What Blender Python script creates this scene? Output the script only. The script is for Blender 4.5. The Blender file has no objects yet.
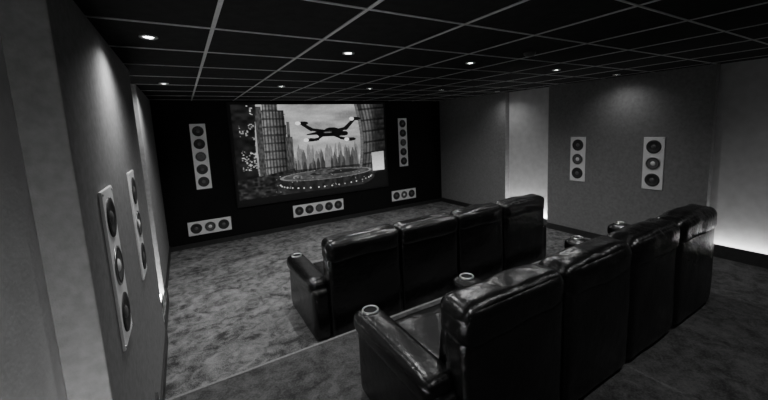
import bpy, bmesh, math, random
import numpy as np
from mathutils import Vector, Matrix, noise
random.seed(4); rng=np.random.default_rng(7)
S=bpy.context.scene; COL=S.collection
FH=0.0; PH=0.16; CH=2.50; CZ=1.92
D=6.8
# ---------------- materials
def mat(name, col=0.5, rough=0.6, metal=0.0, spec=0.5, nscale=None, namt=0.0, bump=0.0, bscale=None, bdist=0.01, emis=None, estr=0, detail=4, bdetail=5, bdistort=0):
    m=bpy.data.materials.new(name); m.use_nodes=True
    nt=m.node_tree; b=nt.nodes['Principled BSDF']
    b.inputs['Roughness'].default_value=rough; b.inputs['Metallic'].default_value=metal
    b.inputs['Specular IOR Level'].default_value=spec
    b.inputs['Base Color'].default_value=(col,col,col,1)
    tc=nt.nodes.new('ShaderNodeTexCoord')
    if nscale:
        n=nt.nodes.new('ShaderNodeTexNoise'); n.inputs['Scale'].default_value=nscale; n.inputs['Detail'].default_value=detail
        nt.links.new(tc.outputs['Object'],n.inputs['Vector'])
        r=nt.nodes.new('ShaderNodeMapRange')
        r.inputs['From Min'].default_value=.3; r.inputs['From Max'].default_value=.7
        r.inputs['To Min'].default_value=col*(1-namt); r.inputs['To Max'].default_value=col*(1+namt)
        nt.links.new(n.outputs['Fac'],r.inputs['Value']); nt.links.new(r.outputs[0],b.inputs['Base Color'])
    if bump:
        n2=nt.nodes.new('ShaderNodeTexNoise'); n2.inputs['Scale'].default_value=bscale; n2.inputs['Detail'].default_value=bdetail
        n2.inputs['Distortion'].default_value=bdistort
        nt.links.new(tc.outputs['Object'],n2.inputs['Vector'])
        bp=nt.nodes.new('ShaderNodeBump'); bp.inputs['Strength'].default_value=bump; bp.inputs['Distance'].default_value=bdist
        nt.links.new(n2.outputs['Fac'],bp.inputs['Height']); nt.links.new(bp.outputs[0],b.inputs['Normal'])
    if emis is not None:
        b.inputs['Emission Color'].default_value=(emis,emis,emis,1); b.inputs['Emission Strength'].default_value=estr
    return m
M_wallfab=mat('wall_fabric',.23,.9,spec=.1,nscale=30,namt=.13,bump=.3,bscale=160,bdist=.003,detail=9)
M_recess=mat('recess_plaster',.55,.85,spec=.2,nscale=9,namt=.08,bump=.1,bscale=60)
M_black=mat('black_wall_fabric',.012,.95,spec=.05,nscale=40,namt=.2,bump=.1,bscale=150,bdist=.002)
M_ceil=mat('ceiling_tile_dark',.009,.9,spec=.1,nscale=14,namt=.3,bump=.2,bscale=90,bdist=.003)
M_bar=mat('ceiling_grid_metal',.33,.5,spec=.3,nscale=30,namt=.1)
M_base=mat('baseboard_black',.03,.5,nscale=20,namt=.2)
M_leather=mat('black_leather',.005,.27,spec=.6,nscale=6,namt=.3,bump=.48,bscale=17,bdist=.011,bdetail=7,bdistort=.4)
M_metal=mat('brushed_metal',.6,.3,metal=1,nscale=60,namt=.1)
M_plate=mat('speaker_faceplate',.88,.5,spec=.5,nscale=80,namt=.05)
M_cone=mat('speaker_cone',.03,.5,nscale=50,namt=.2)
M_cone2=mat('speaker_midcone',.12,.4,nscale=50,namt=.2)
M_dark=mat('cup_dark',.02,.9,spec=.1,nscale=30,namt=.2)
M_led=mat('led_strip',.8,.5,emis=1,estr=45,nscale=10,namt=.02)
M_led2=mat('led_strip_bright',.8,.5,emis=1,estr=210,nscale=10,namt=.02)
M_lamp=mat('lamp_glass',.9,.4,emis=1,estr=25,nscale=10,namt=.02)
M_frame=mat('screen_frame_black',.01,.8,nscale=40,namt=.2)
M_edge_hl=mat('step_edge_highlight',.24,.8,spec=.2,nscale=60,namt=.2)  # pale colour painting in the highlight along the step edge
def carpet(name,lo,hi):
    m=bpy.data.materials.new(name); m.use_nodes=True; nt=m.node_tree; b=nt.nodes['Principled BSDF']
    b.inputs['Roughness'].default_value=.95; b.inputs['Specular IOR Level'].default_value=.1
    tc=nt.nodes.new('ShaderNodeTexCoord')
    def N(s,d,dist=0):
        n=nt.nodes.new('ShaderNodeTexNoise'); n.inputs['Scale'].default_value=s; n.inputs['Detail'].default_value=d; n.inputs['Distortion'].default_value=dist
        nt.links.new(tc.outputs['Object'],n.inputs['Vector']); return n
    a=N(2.6,5,1.4); c=N(12,6,.8); f=N(90,3)
    def mth(op,x,y):
        n=nt.nodes.new('ShaderNodeMath'); n.operation=op
        for i,v in enumerate((x,y)):
            if isinstance(v,(int,float)): n.inputs[i].default_value=v
            else: nt.links.new(v,n.inputs[i])
        return n.outputs[0]
    s=mth('ADD',mth('MULTIPLY',a.outputs['Fac'],.34),mth('ADD',mth('MULTIPLY',c.outputs['Fac'],.36),mth('MULTIPLY',f.outputs['Fac'],.30)))
    cr=nt.nodes.new('ShaderNodeValToRGB'); cr.color_ramp.elements[0].position=.40; cr.color_ramp.elements[0].color=(lo,lo,lo,1)
    cr.color_ramp.elements[1].position=.61; cr.color_ramp.elements[1].color=(hi,hi,hi,1)
    nt.links.new(s,cr.inputs[0]); nt.links.new(cr.outputs[0],b.inputs['Base Color'])
    bp=nt.nodes.new('ShaderNodeBump'); bp.inputs['Strength'].default_value=.6; bp.inputs['Distance'].default_value=.012
    nt.links.new(s,bp.inputs['Height']); nt.links.new(bp.outputs[0],b.inputs['Normal'])
    return m
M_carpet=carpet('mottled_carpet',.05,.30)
M_carpet_shade=carpet('platform_carpet_shaded',.04,.125)  # same carpet, darkened in colour for the dimmer light on the platform
# ---------------- helpers
def obj_from_bm(name,bm,mats,parent=None,smooth=False):
    me=bpy.data.meshes.new(name); bm.to_mesh(me); bm.free()
    for m in (mats if isinstance(mats,(list,tuple)) else [mats]): me.materials.append(m)
    if smooth:
        for p in me.polygons: p.use_smooth=True
    o=bpy.data.objects.new(name,me); COL.objects.link(o)
    if parent: o.parent=parent
    return o
def bm_box(bm,x0,x1,y0,y1,z0,z1,mi=0,bev=0):
    r=bmesh.ops.create_cube(bm,size=1)
    vs=r['verts']
    for v in vs:
        v.co=Vector(((x0+x1)/2+v.co.x*(x1-x0),(y0+y1)/2+v.co.y*(y1-y0),(z0+z1)/2+v.co.z*(z1-z0)))
    fs=set(f for v in vs for f in v.link_faces)
    for f in fs: f.material_index=mi
    if bev:
        es=list(set(e for v in vs for e in v.link_edges))
        bmesh.ops.bevel(bm,geom=es,offset=bev,segments=2,affect='EDGES',profile=.5)
def box(name,x0,x1,y0,y1,z0,z1,m,parent=None,bev=0):
    bm=bmesh.new(); bm_box(bm,x0,x1,y0,y1,z0,z1,0,bev); return obj_from_bm(name,bm,m,parent)
def empty(name,loc=(0,0,0)):
    e=bpy.data.objects.new(name,None); e.location=loc; e.empty_display_size=.2; COL.objects.link(e); return e
def lathe(bm,prof,c=(0,0,0),axis='Z',n=28,mi=0,smooth=True):
    rings=[]
    for r,h in prof:
        ring=[]
        for i in range(n):
            a=2*math.pi*i/n
            if axis=='Z': p=(c[0]+r*math.cos(a),c[1]+r*math.sin(a),c[2]+h)
            else: p=(c[0]+r*math.cos(a),c[1]+h,c[2]+r*math.sin(a))
            ring.append(bm.verts.new(p))
        rings.append(ring)
    for k in range(len(rings)-1):
        for i in range(n):
            f=bm.faces.new((rings[k][i],rings[k][(i+1)%n],rings[k+1][(i+1)%n],rings[k+1][i]))
            f.material_index=mi; f.smooth=smooth
# ---------------- room shell
XL=-0.44; XR=5.57; PXL=-0.32; PXR=5.45; YB=-1.6
STEP=2.66
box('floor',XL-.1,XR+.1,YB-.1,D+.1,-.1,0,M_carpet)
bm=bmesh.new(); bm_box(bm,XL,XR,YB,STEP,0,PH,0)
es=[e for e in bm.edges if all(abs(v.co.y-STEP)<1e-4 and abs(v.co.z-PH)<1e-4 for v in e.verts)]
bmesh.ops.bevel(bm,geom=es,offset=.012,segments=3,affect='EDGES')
obj_from_bm('floor_platform',bm,M_carpet_shade)
box('trim_step_highlight',PXL,PXR,STEP-.018,STEP+.006,PH-.03,PH+.004,M_edge_hl,bev=.003)  # added thin strip, stands in for the bright light line on the edge
box('ceiling',XL-.1,XR+.1,YB-.1,D+.1,CH,CH+.1,M_ceil)
box('wall_front',XL-.1,XR+.1,D,D+.1,0,CH,M_black)
box('wall_back',XL-.1,XR+.1,YB-.1,YB,0,CH,M_wallfab)
box('wall_left',XL-.1,XL,YB,D,0,CH,M_recess)
box('wall_right',XR,XR+.1,YB,D,0,CH,M_recess)
RY=.45
segs=[(YB,RY),(1.58,3.8),(4.75,D)]
k=1
for (a,b) in segs:
    for side in (0,1):
        if side==0: box('trim_%d'%k,XL,PXL-(0.04 if b>5 else 0),a,b,0,CH,M_wallfab,bev=.006)
        else: box('trim_%d'%k,PXR,XR,a,b,0,CH,M_wallfab,bev=.006)
        k+=1
bmL=bmesh.new(); bmR=bmesh.new()
for (a,b) in segs:
    ys=[(a,min(b,STEP-.03),PH)] if a<STEP else []
    if b>STEP: ys.append((max(a,STEP+.01),b,0))
    for (p,q,z) in ys:
        off=.04 if b>5 else 0
        bm_box(bmL,PXL-off-.001,PXL-off+.015,p,q,z,z+.10)
        bm_box(bmR,PXR-.015,PXR+.001,p,q,z,z+.10)
for (a,b,z) in ((RY,1.58,PH),(3.8,4.75,0)):
    bm_box(bmL,PXL-.03,PXL,a,b,z,z+.16); bm_box(bmR,PXR,PXR+.02,a,b,z,z+.16)
    for nm,x,lm in (('led_strip_light',PXL-.08,M_led2),('led_strip_light',PXR+.06,M_led2 if a>3 else M_led)):
        bm=bmesh.new(); bm_box(bm,x-.02,x+.02,a+.02,b-.02,z,z+.10,0); bm_box(bm,x-.012,x+.012,a+.03,b-.03,z+.10,z+.112,1)
        obj_from_bm(nm,bm,[M_base,lm])
obj_from_bm('baseboard_left',bmL,M_base); obj_from_bm('baseboard_right',bmR,M_base)
box('baseboard_front',PXL-.04,PXR,D-.015,D,0,.08,M_base)
# ceiling grid
bm=bmesh.new(); T=.635
x=.21-T
while x<XR:
    if x>XL: bm_box(bm,x-.010,x+.010,YB,D,CH-.004,CH+.001)
    x+=T
y=2.54-.3175-6*T
while y<D:
    if y>YB: bm_box(bm,XL,XR,y-.006,y+.006,CH-.0055,CH+.001)
    y+=T
obj_from_bm('ceiling_grid',bm,M_bar)
# downlights
def downlight(x,y,e):
    bm=bmesh.new()
    lathe(bm,[(.045,.004),(.047,-.006),(.040,-.010),(.028,-.006),(.026,0)],n=24,mi=0)
    lathe(bm,[(.027,-.003),(.018,-.005),(.0,-.006)],n=24,mi=1)
    o=obj_from_bm('ceiling_downlight',bm,[M_metal,M_lamp]); o.location=(x,y,CH)
    l=bpy.data.lights.new('bulb','SPOT'); l.energy=e; l.spot_size=math.radians(150); l.spot_blend=1; l.shadow_soft_size=.03
    lo=bpy.data.objects.new('bulb',l); COL.objects.link(lo); lo.parent=o; lo.location=(0,0,-.02)
for y,e in ((.44,22),(2.54,54),(4.65,66)):
    for x in (-.1,1.16,2.43,3.78,5.12):
        downlight(x,y,e*(.15 if x>5 else .8 if x<0 else 1))
bm=bmesh.new(); lathe(bm,[(.05,.0),(.05,-.015),(.035,-.03),(.0,-.034)],n=24)
o=obj_from_bm('smoke_detector',bm,M_base,smooth=True); o.location=(2.6,2.0,CH)
# ---------------- speakers
def speaker(name,nd,length,width,loc,rz=0,horiz=False):
    bm=bmesh.new(); t=.012
    bm_box(bm,-width/2,width/2,-t,0,-length/2,length/2,0,.003)
    sp=length/(nd+.15); r=min(width*.34,sp*.41)
    for i in range(nd):
        z=(i-(nd-1)/2)*sp
        mid=(i==nd//2)
        q=lambda L:[(a,b+.03-t) for a,b in L]
        lathe(bm,q([(r*1.08,-.030),(r*1.06,-.035),(r*1.0,-.036),(r*.96,-.0345)]),(0,0,z),'Y',28,1 if mid else 2)
        lathe(bm,q([(r*.97,-.0345),(r*.9,-.038),(r*.8,-.0345),(r*.35,-.0303)]),(0,0,z),'Y',28,2)
        if mid: lathe(bm,q([(r*.8,-.0350),(r*.36,-.0312)]),(0,0,z),'Y',28,3)
        lathe(bm,q([(r*.36,-.0312),(r*.28,-.036),(r*.12,-.039),(0,-.040)]),(0,0,z),'Y',20,0 if mid and nd==3 else 3)
    for sx in (-1,1):
        for sz in (-1,1):
            lathe(bm,[(.006,-t),(.006,-t-.003),(0,-t-.004)],(sx*(width/2-.014),0,sz*(length/2-.014)),'Y',8,1)
    bmesh.ops.recalc_face_normals(bm,faces=bm.faces)
    o=obj_from_bm(name,bm,[M_plate,M_metal,M_cone,M_cone2])
    o.matrix_world=Matrix.Translation(loc)@Matrix.Rotation(rz,4,'Z')@(Matrix.Rotation(math.pi/2,4,'Y') if horiz else Matrix.Identity(4))
    return o
N5='in_wall_speaker'
speaker(N5,5,1.11,.235,(.25,D,CZ-.365))
speaker(N5,5,1.11,.235,(4.35,D,CZ-.365))
speaker(N5,3,.67,.24,(.27,D,CZ-1.59),horiz=True)
speaker(N5,5,1.06,.235,(2.25,D,CZ-1.575),horiz=True)
speaker(N5,3,.67,.24,(4.32,D,CZ-1.59),horiz=True)
for y in (2.18,3.25): speaker(N5,3,.72,.25,(PXR,y,1.275),rz=-math.pi/2)
for y in (2.00,2.90): speaker(N5,3,.72,.25,(PXL,y,1.34),rz=math.pi/2)
# ---------------- screen with picture
SX0,SX1,SZ0,SZ1=.78,3.85,CZ-1.29,CZ+.505
scr=empty('projection_screen',(0,D,0))
box('screen_border',SX0-.05,SX1+.05,-.035,0,SZ0-.05,SZ1+.05,M_frame,scr,bev=.005)
NX,NY=480,280
U,V=np.meshgrid(np.linspace(0,1,NX),np.linspace(0,1,NY))
def vnoise(nx,ny,seed):
    g=np.random.default_rng(seed).random((ny+2,nx+2)); X=U*nx; Y=V*ny
    xi=X.astype(int); yi=Y.astype(int); fx=X-xi; fy=Y-yi
    fx=fx*fx*(3-2*fx); fy=fy*fy*(3-2*fy)
    return (g[yi,xi]*(1-fx)+g[yi,xi+1]*fx)*(1-fy)+(g[yi+1,xi]*(1-fx)+g[yi+1,xi+1]*fx)*fy
cl=.5*vnoise(4,8,1)+.3*vnoise(9,18,2)+.2*vnoise(20,40,3)
I=.22+.40*np.clip(cl*1.6-.35,0,1)+.14*(1-np.abs(V-.35)*2).clip(0)
# far hazy towers, then nearer darker ones
for layer,(n_,g0,h0,h1) in enumerate(((40,.30,.42,.60),(30,.17,.48,.68),(22,.09,.56,.72))):
    for k in range(n_):
        u0=.28+.5*random.random(); w=.004+.010*random.random(); h=h0+(h1-h0)*random.random()
        m=(np.abs(U-u0)<w*np.clip((V-h)*14+.2,0,1))&(V>h); I[m]=g0*(.8+.3*vnoise(140,30,layer)[m])
I=np.where((V>.70),I*.4,I)
cx=.215
wB=.045+.035*(V>.06)+.006*(np.sin(V*30)>0)*(V>.1)+.012*V
m=np.abs(U-cx)<wB
rib=.5+.5*np.sin((U-cx)*330); band=(np.sin(V*75)>-.75)
tb=(.05+.26*rib*(.5+.5*vnoise(40,50,42)))*np.where(band,1,.35)+.06*vnoise(100,60,44)
tb=tb*(1.35-1.05*np.clip((U-cx+.05)/.13,0,1))
I=np.where(m,tb,I)
m=(np.abs(U-.315)<.010+.012*(V>.34))&(V>.18); I=np.where(m,.05+.14*vnoise(160,30,22),I)
m=(np.abs(U-.145)<.018)&(V>.02); I=np.where(m,.04+.12*vnoise(120,50,52),I)
m=U<.135-.02*np.sin(V*3); I=np.where(m,.012+.04*vnoise(30,30,23),I)
wn=np.kron(rng.random((NY//3,NX//4)),np.ones((3,4)))
wn=np.pad(wn,((0,NY-wn.shape[0]),(0,NX-wn.shape[1])))
cl2=vnoise(16,14,24)
I=np.where((U>.035)&(U<.115)&(wn>.74)&(V<.66)&(cl2>.42),.15+.6*vnoise(90,90,55),I)
lowm=(U<.34)&(V>.68+.25*(.34-U))
I=np.where(lowm,.012+.07*vnoise(70,40,25)**2+.08*vnoise(30,60,26)**3,I)
edge=.755+.05*np.sin(V*3.0+.3)
m=U>edge
rib2=.5+.5*np.sin((U-edge)*240)
rt=.02+.22*np.exp(-((U-.86)/.045)**2)*(.3+.7*rib2)*(1-V*.5)+.07*vnoise(110,30,27)*vnoise(10,50,28)
rt=np.where(np.sin(V*48+U*6)>.86,rt*.4,rt)
I=np.where(m,rt,I)
I=np.where((np.abs(U-edge-.012)<.010),.15+.10*vnoise(20,90,29),I)
m=(U>.885+.02*(V-.5))&(U<.985)&(V>.57+.10*(.98-U))&(V<.80); I=np.where(m,.45+.55*np.clip((V-.55)*4,0,1),I)
m=(U>.80)&(V>.84); I=np.where(m,.012,I)
def ell(cx,cy,rx,ry): return ((U-cx)/rx)**2+((V-cy)/ry)**2
I=np.where((ell(.56,.86,.34,.13)<1),.02+.05*vnoise(60,20,30),I)
I=np.where((ell(.56,.78,.31,.055)<1),.15*(.5+.7*vnoise(50,60,28)),I)
I=np.where((np.abs(ell(.56,.78,.31,.055)-1)<.07),.30,I)
I=np.where((ell(.60,.765,.17,.022)<1),.04,I)
I=np.where(ell(.53,.745,.07,.035)<1,.05+.12*vnoise(90,60,61),I)
for i in range(20):
    a=math.pi*(i+.5+.3*random.random())/20; I=np.where(ell(.56+.32*math.cos(a),.845+.075*math.sin(a),.005,.008)<1,.4+.5*random.random(),I)
for i in range(34):
    I=np.where(ell(.2+.62*random.random(),.72+.20*random.random(),.003,.004)<1,.25+.35*random.random(),I)
I=np.where((V>.95),.012,I)
I=np.where((ell(.35,.78,.03,.025)<1),.30*vnoise(80,60,29)+.05,I)
def seg(x0,y0,x1,y1,w,tp=.5):
    ax,ay=(x1-x0),(y1-y0)*.58; px=(U-x0); py=(V-y0)*.58
    t=np.clip((px*ax+py*ay)/(ax*ax+ay*ay),0,1); return np.hypot(px-t*ax,py-t*ay)<w*(1-tp*t)
for (a,w) in ((((.60,.31),(.70,.27),(.765,.17)),.014),(((.55,.30),(.46,.27),(.395,.20)),.012),(((.60,.33),(.66,.38),(.71,.40)),.010),(((.54,.33),(.50,.38),(.45,.39)),.010)):
    for p,q in zip(a[:-1],a[1:]): I=np.where(seg(*p,*q,w,.3),.02,I)
I=np.where(seg(.52,.315,.70,.33,.024,.4),.015,I); I=np.where(seg(.60,.30,.43,.325,.022,.85),.012,I)
I=np.where(ell(.60,.285,.05,.03)<1,.015,I)
for (x,y) in ((.395,.20),(.765,.165),(.44,.385),(.72,.40)):
    I=np.where(ell(x+.014,y,.036,.020)<1,.02,I); I=np.where(ell(x-.018,y,.017,.020)<1,1.0,I)
I=np.where(ell(.57,.31,.03,.007)<1,.22,I)
I=np.clip(I*(.88+.24*vnoise(240,140,31)),0,1)
verts=np.stack([SX0+U*(SX1-SX0),np.full_like(U,-.036),SZ1-V*(SZ1-SZ0)],-1).reshape(-1,3)
idx=np.arange(NX*NY).reshape(NY,NX)
faces=np.stack([idx[:-1,:-1],idx[1:,:-1],idx[1:,1:],idx[:-1,1:]],-1).reshape(-1,4)
me=bpy.data.meshes.new('screen_picture'); me.from_pydata(verts.tolist(),[],faces.tolist())
ca=me.color_attributes.new('pic','FLOAT_COLOR','POINT')
c=np.ones((NX*NY,4),dtype=np.float32); c[:,:3]=I.reshape(-1,1)**1.3; ca.data.foreach_set('color',c.ravel())
mp=bpy.data.materials.new('projected_picture'); mp.use_nodes=True; nt=mp.node_tree; b=nt.nodes['Principled BSDF']
at=nt.nodes.new('ShaderNodeAttribute'); at.attribute_name='pic'
b.inputs['Base Color'].default_value=(.02,.02,.02,1); b.inputs['Roughness'].default_value=.9; b.inputs['Specular IOR Level'].default_value=.1
nt.links.new(at.outputs['Color'],b.inputs['Emission Color']); b.inputs['Emission Strength'].default_value=1.05
me.materials.append(mp); po=bpy.data.objects.new('screen_picture',me); COL.objects.link(po); po.parent=scr
# ---------------- sofas
def puff(name,x0,x1,y0,y1,z0,z1,parent,r=.05,bulge=(.0,.0,.0),rx=0,m=None,n=12,wr=.004,seed=0,taper=0):
    bm=bmesh.new(); bmesh.ops.create_cube(bm,size=2)
    bmesh.ops.subdivide_edges(bm,edges=bm.edges[:],cuts=n,use_grid_fill=True)
    h=Vector(((x1-x0)/2,(y1-y0)/2,(z1-z0)/2)); r=min(r,h.x*.98,h.y*.98,h.z*.98)
    for v in bm.verts:
        u=v.co.copy()
        s=Vector([math.sin(t*math.pi/2) for t in u])
        p=Vector((s.x*h.x,s.y*h.y,s.z*h.z))
        q=Vector([max(-(h[i]-r),min(h[i]-r,p[i])) for i in range(3)])
        d=p-q
        if d.length>1e-6:
            d.normalize(); p=q+d*r
        for i in range(3):
            j,k=(i+1)%3,(i+2)%3
            p[i]+=bulge[i]*s[i]*max(0,1-s[j]**2)*max(0,1-s[k]**2)
        w=noise.noise(Vector((p.x*5+seed*3.1,p.y*5,p.z*5)))*wr*1.6+noise.noise(Vector((p.x*14,p.y*14+seed,p.z*11)))*wr
        dirn=Vector((p.x/h.x,p.y/h.y,p.z/h.z)).normalized()
        p+=dirn*w
        v.co=p
    o=obj_from_bm(name,bm,m or M_leather,parent,smooth=True)
    o.location=((x0+x1)/2,(y0+y1)/2,(z0+z1)/2); o.rotation_euler=(rx,0,0)
    md=o.modifiers.new('sub','SUBSURF'); md.levels=1; md.render_levels=1
    return o
def sofa(X0,Y0,Z0,seed):
    P=empty('recliner_sofa',(X0,Y0,Z0))
    arms=[(0,.18),(.85,1.02),(2.34,2.51),(3.16,3.34)]
    seats=[(.18,.85),(1.02,1.68),(1.68,2.34),(2.51,3.16)]
    backs=[(.15,.905),(.925,1.67),(1.69,2.405),(2.43,3.21)]
    for i,(a,b) in enumerate(arms):
        s=seed+i
        puff('arm_body_%d'%i,a+.005,b-.005,.03,.90,.0,.50,P,r=.05,bulge=(.004,.01,.0),seed=s,wr=.003)
        puff('arm_pad_%d'%i,a-.010,b+.010,.08,.935,.42,.575,P,r=.062,bulge=(.004,.008,.006),seed=s+5,wr=.003)
        bm=bmesh.new(); c=((a+b)/2,.83,.577)
        lathe(bm,[(.054,-.006),(.056,.008),(.053,.012),(.046,.012),(.044,.004)],c,'Z',32,0)
        lathe(bm,[(.0445,.006),(.040,.003),(.0,.0025)],c,'Z',32,1)
        obj_from_bm('cup_holder_%d'%i,bm,[M_metal,M_dark],P)
    for i,(a,b) in enumerate(seats):
        s=seed+10+i*3; A,B=backs[i]
        puff('seat_cushion_%d'%i,a+.005,b-.005,.22,.86,.26,.46,P,r=.07,bulge=(0,.01,.025),seed=s)
        puff('footrest_%d'%i,a+.01,b-.01,.78,.90,.05,.40,P,r=.05,bulge=(0,.015,0),seed=s+1)
        puff('seat_base_%d'%i,a+.01,b-.01,.06,.80,.02,.30,P,r=.02,seed=s+1,wr=.001)
        puff('back_shell_%d'%i,A,B,-.012,.17,.02,.80,P,r=.045,bulge=(0,.010,0),rx=math.radians(0),seed=s+2,wr=.005,n=16)
        puff('back_cushion_%d'%i,a+.02,b-.02,.13,.30,.36,.76,P,r=.075,bulge=(0,.03,0),rx=math.radians(6),seed=s+3,wr=.005)
        puff('headrest_%d'%i,A-.003,B+.003,-.026,.215,.715,.935,P,r=.068,bulge=(.0,.010,.012),rx=math.radians(3),seed=s+4,wr=.008,n=20)
    return P
sofa(.84,1.10,PH,1)
sofa(.84,2.86,0,40)
# ---------------- camera
cam=bpy.data.cameras.new('camera'); co=bpy.data.objects.new('camera',cam); COL.objects.link(co)
r=Vector((.848,-.528,-.042)).normalized(); f=Vector((.519,.8445,-.132)); f=(f-r*f.dot(r)).normalized()
u=r.cross(f)
m3=Matrix((r,u,-f)).transposed(); co.matrix_world=Matrix.Translation((0,0,CZ))@m3.to_4x4()
cam.sensor_width=36; cam.lens=36*347/768; cam.shift_x=-14/768; cam.shift_y=-27/768; cam.clip_start=.02
S.camera=co
w=bpy.data.worlds.new('w'); S.world=w; w.use_nodes=True; w.node_tree.nodes['Background'].inputs[0].default_value=(0,0,0,1)
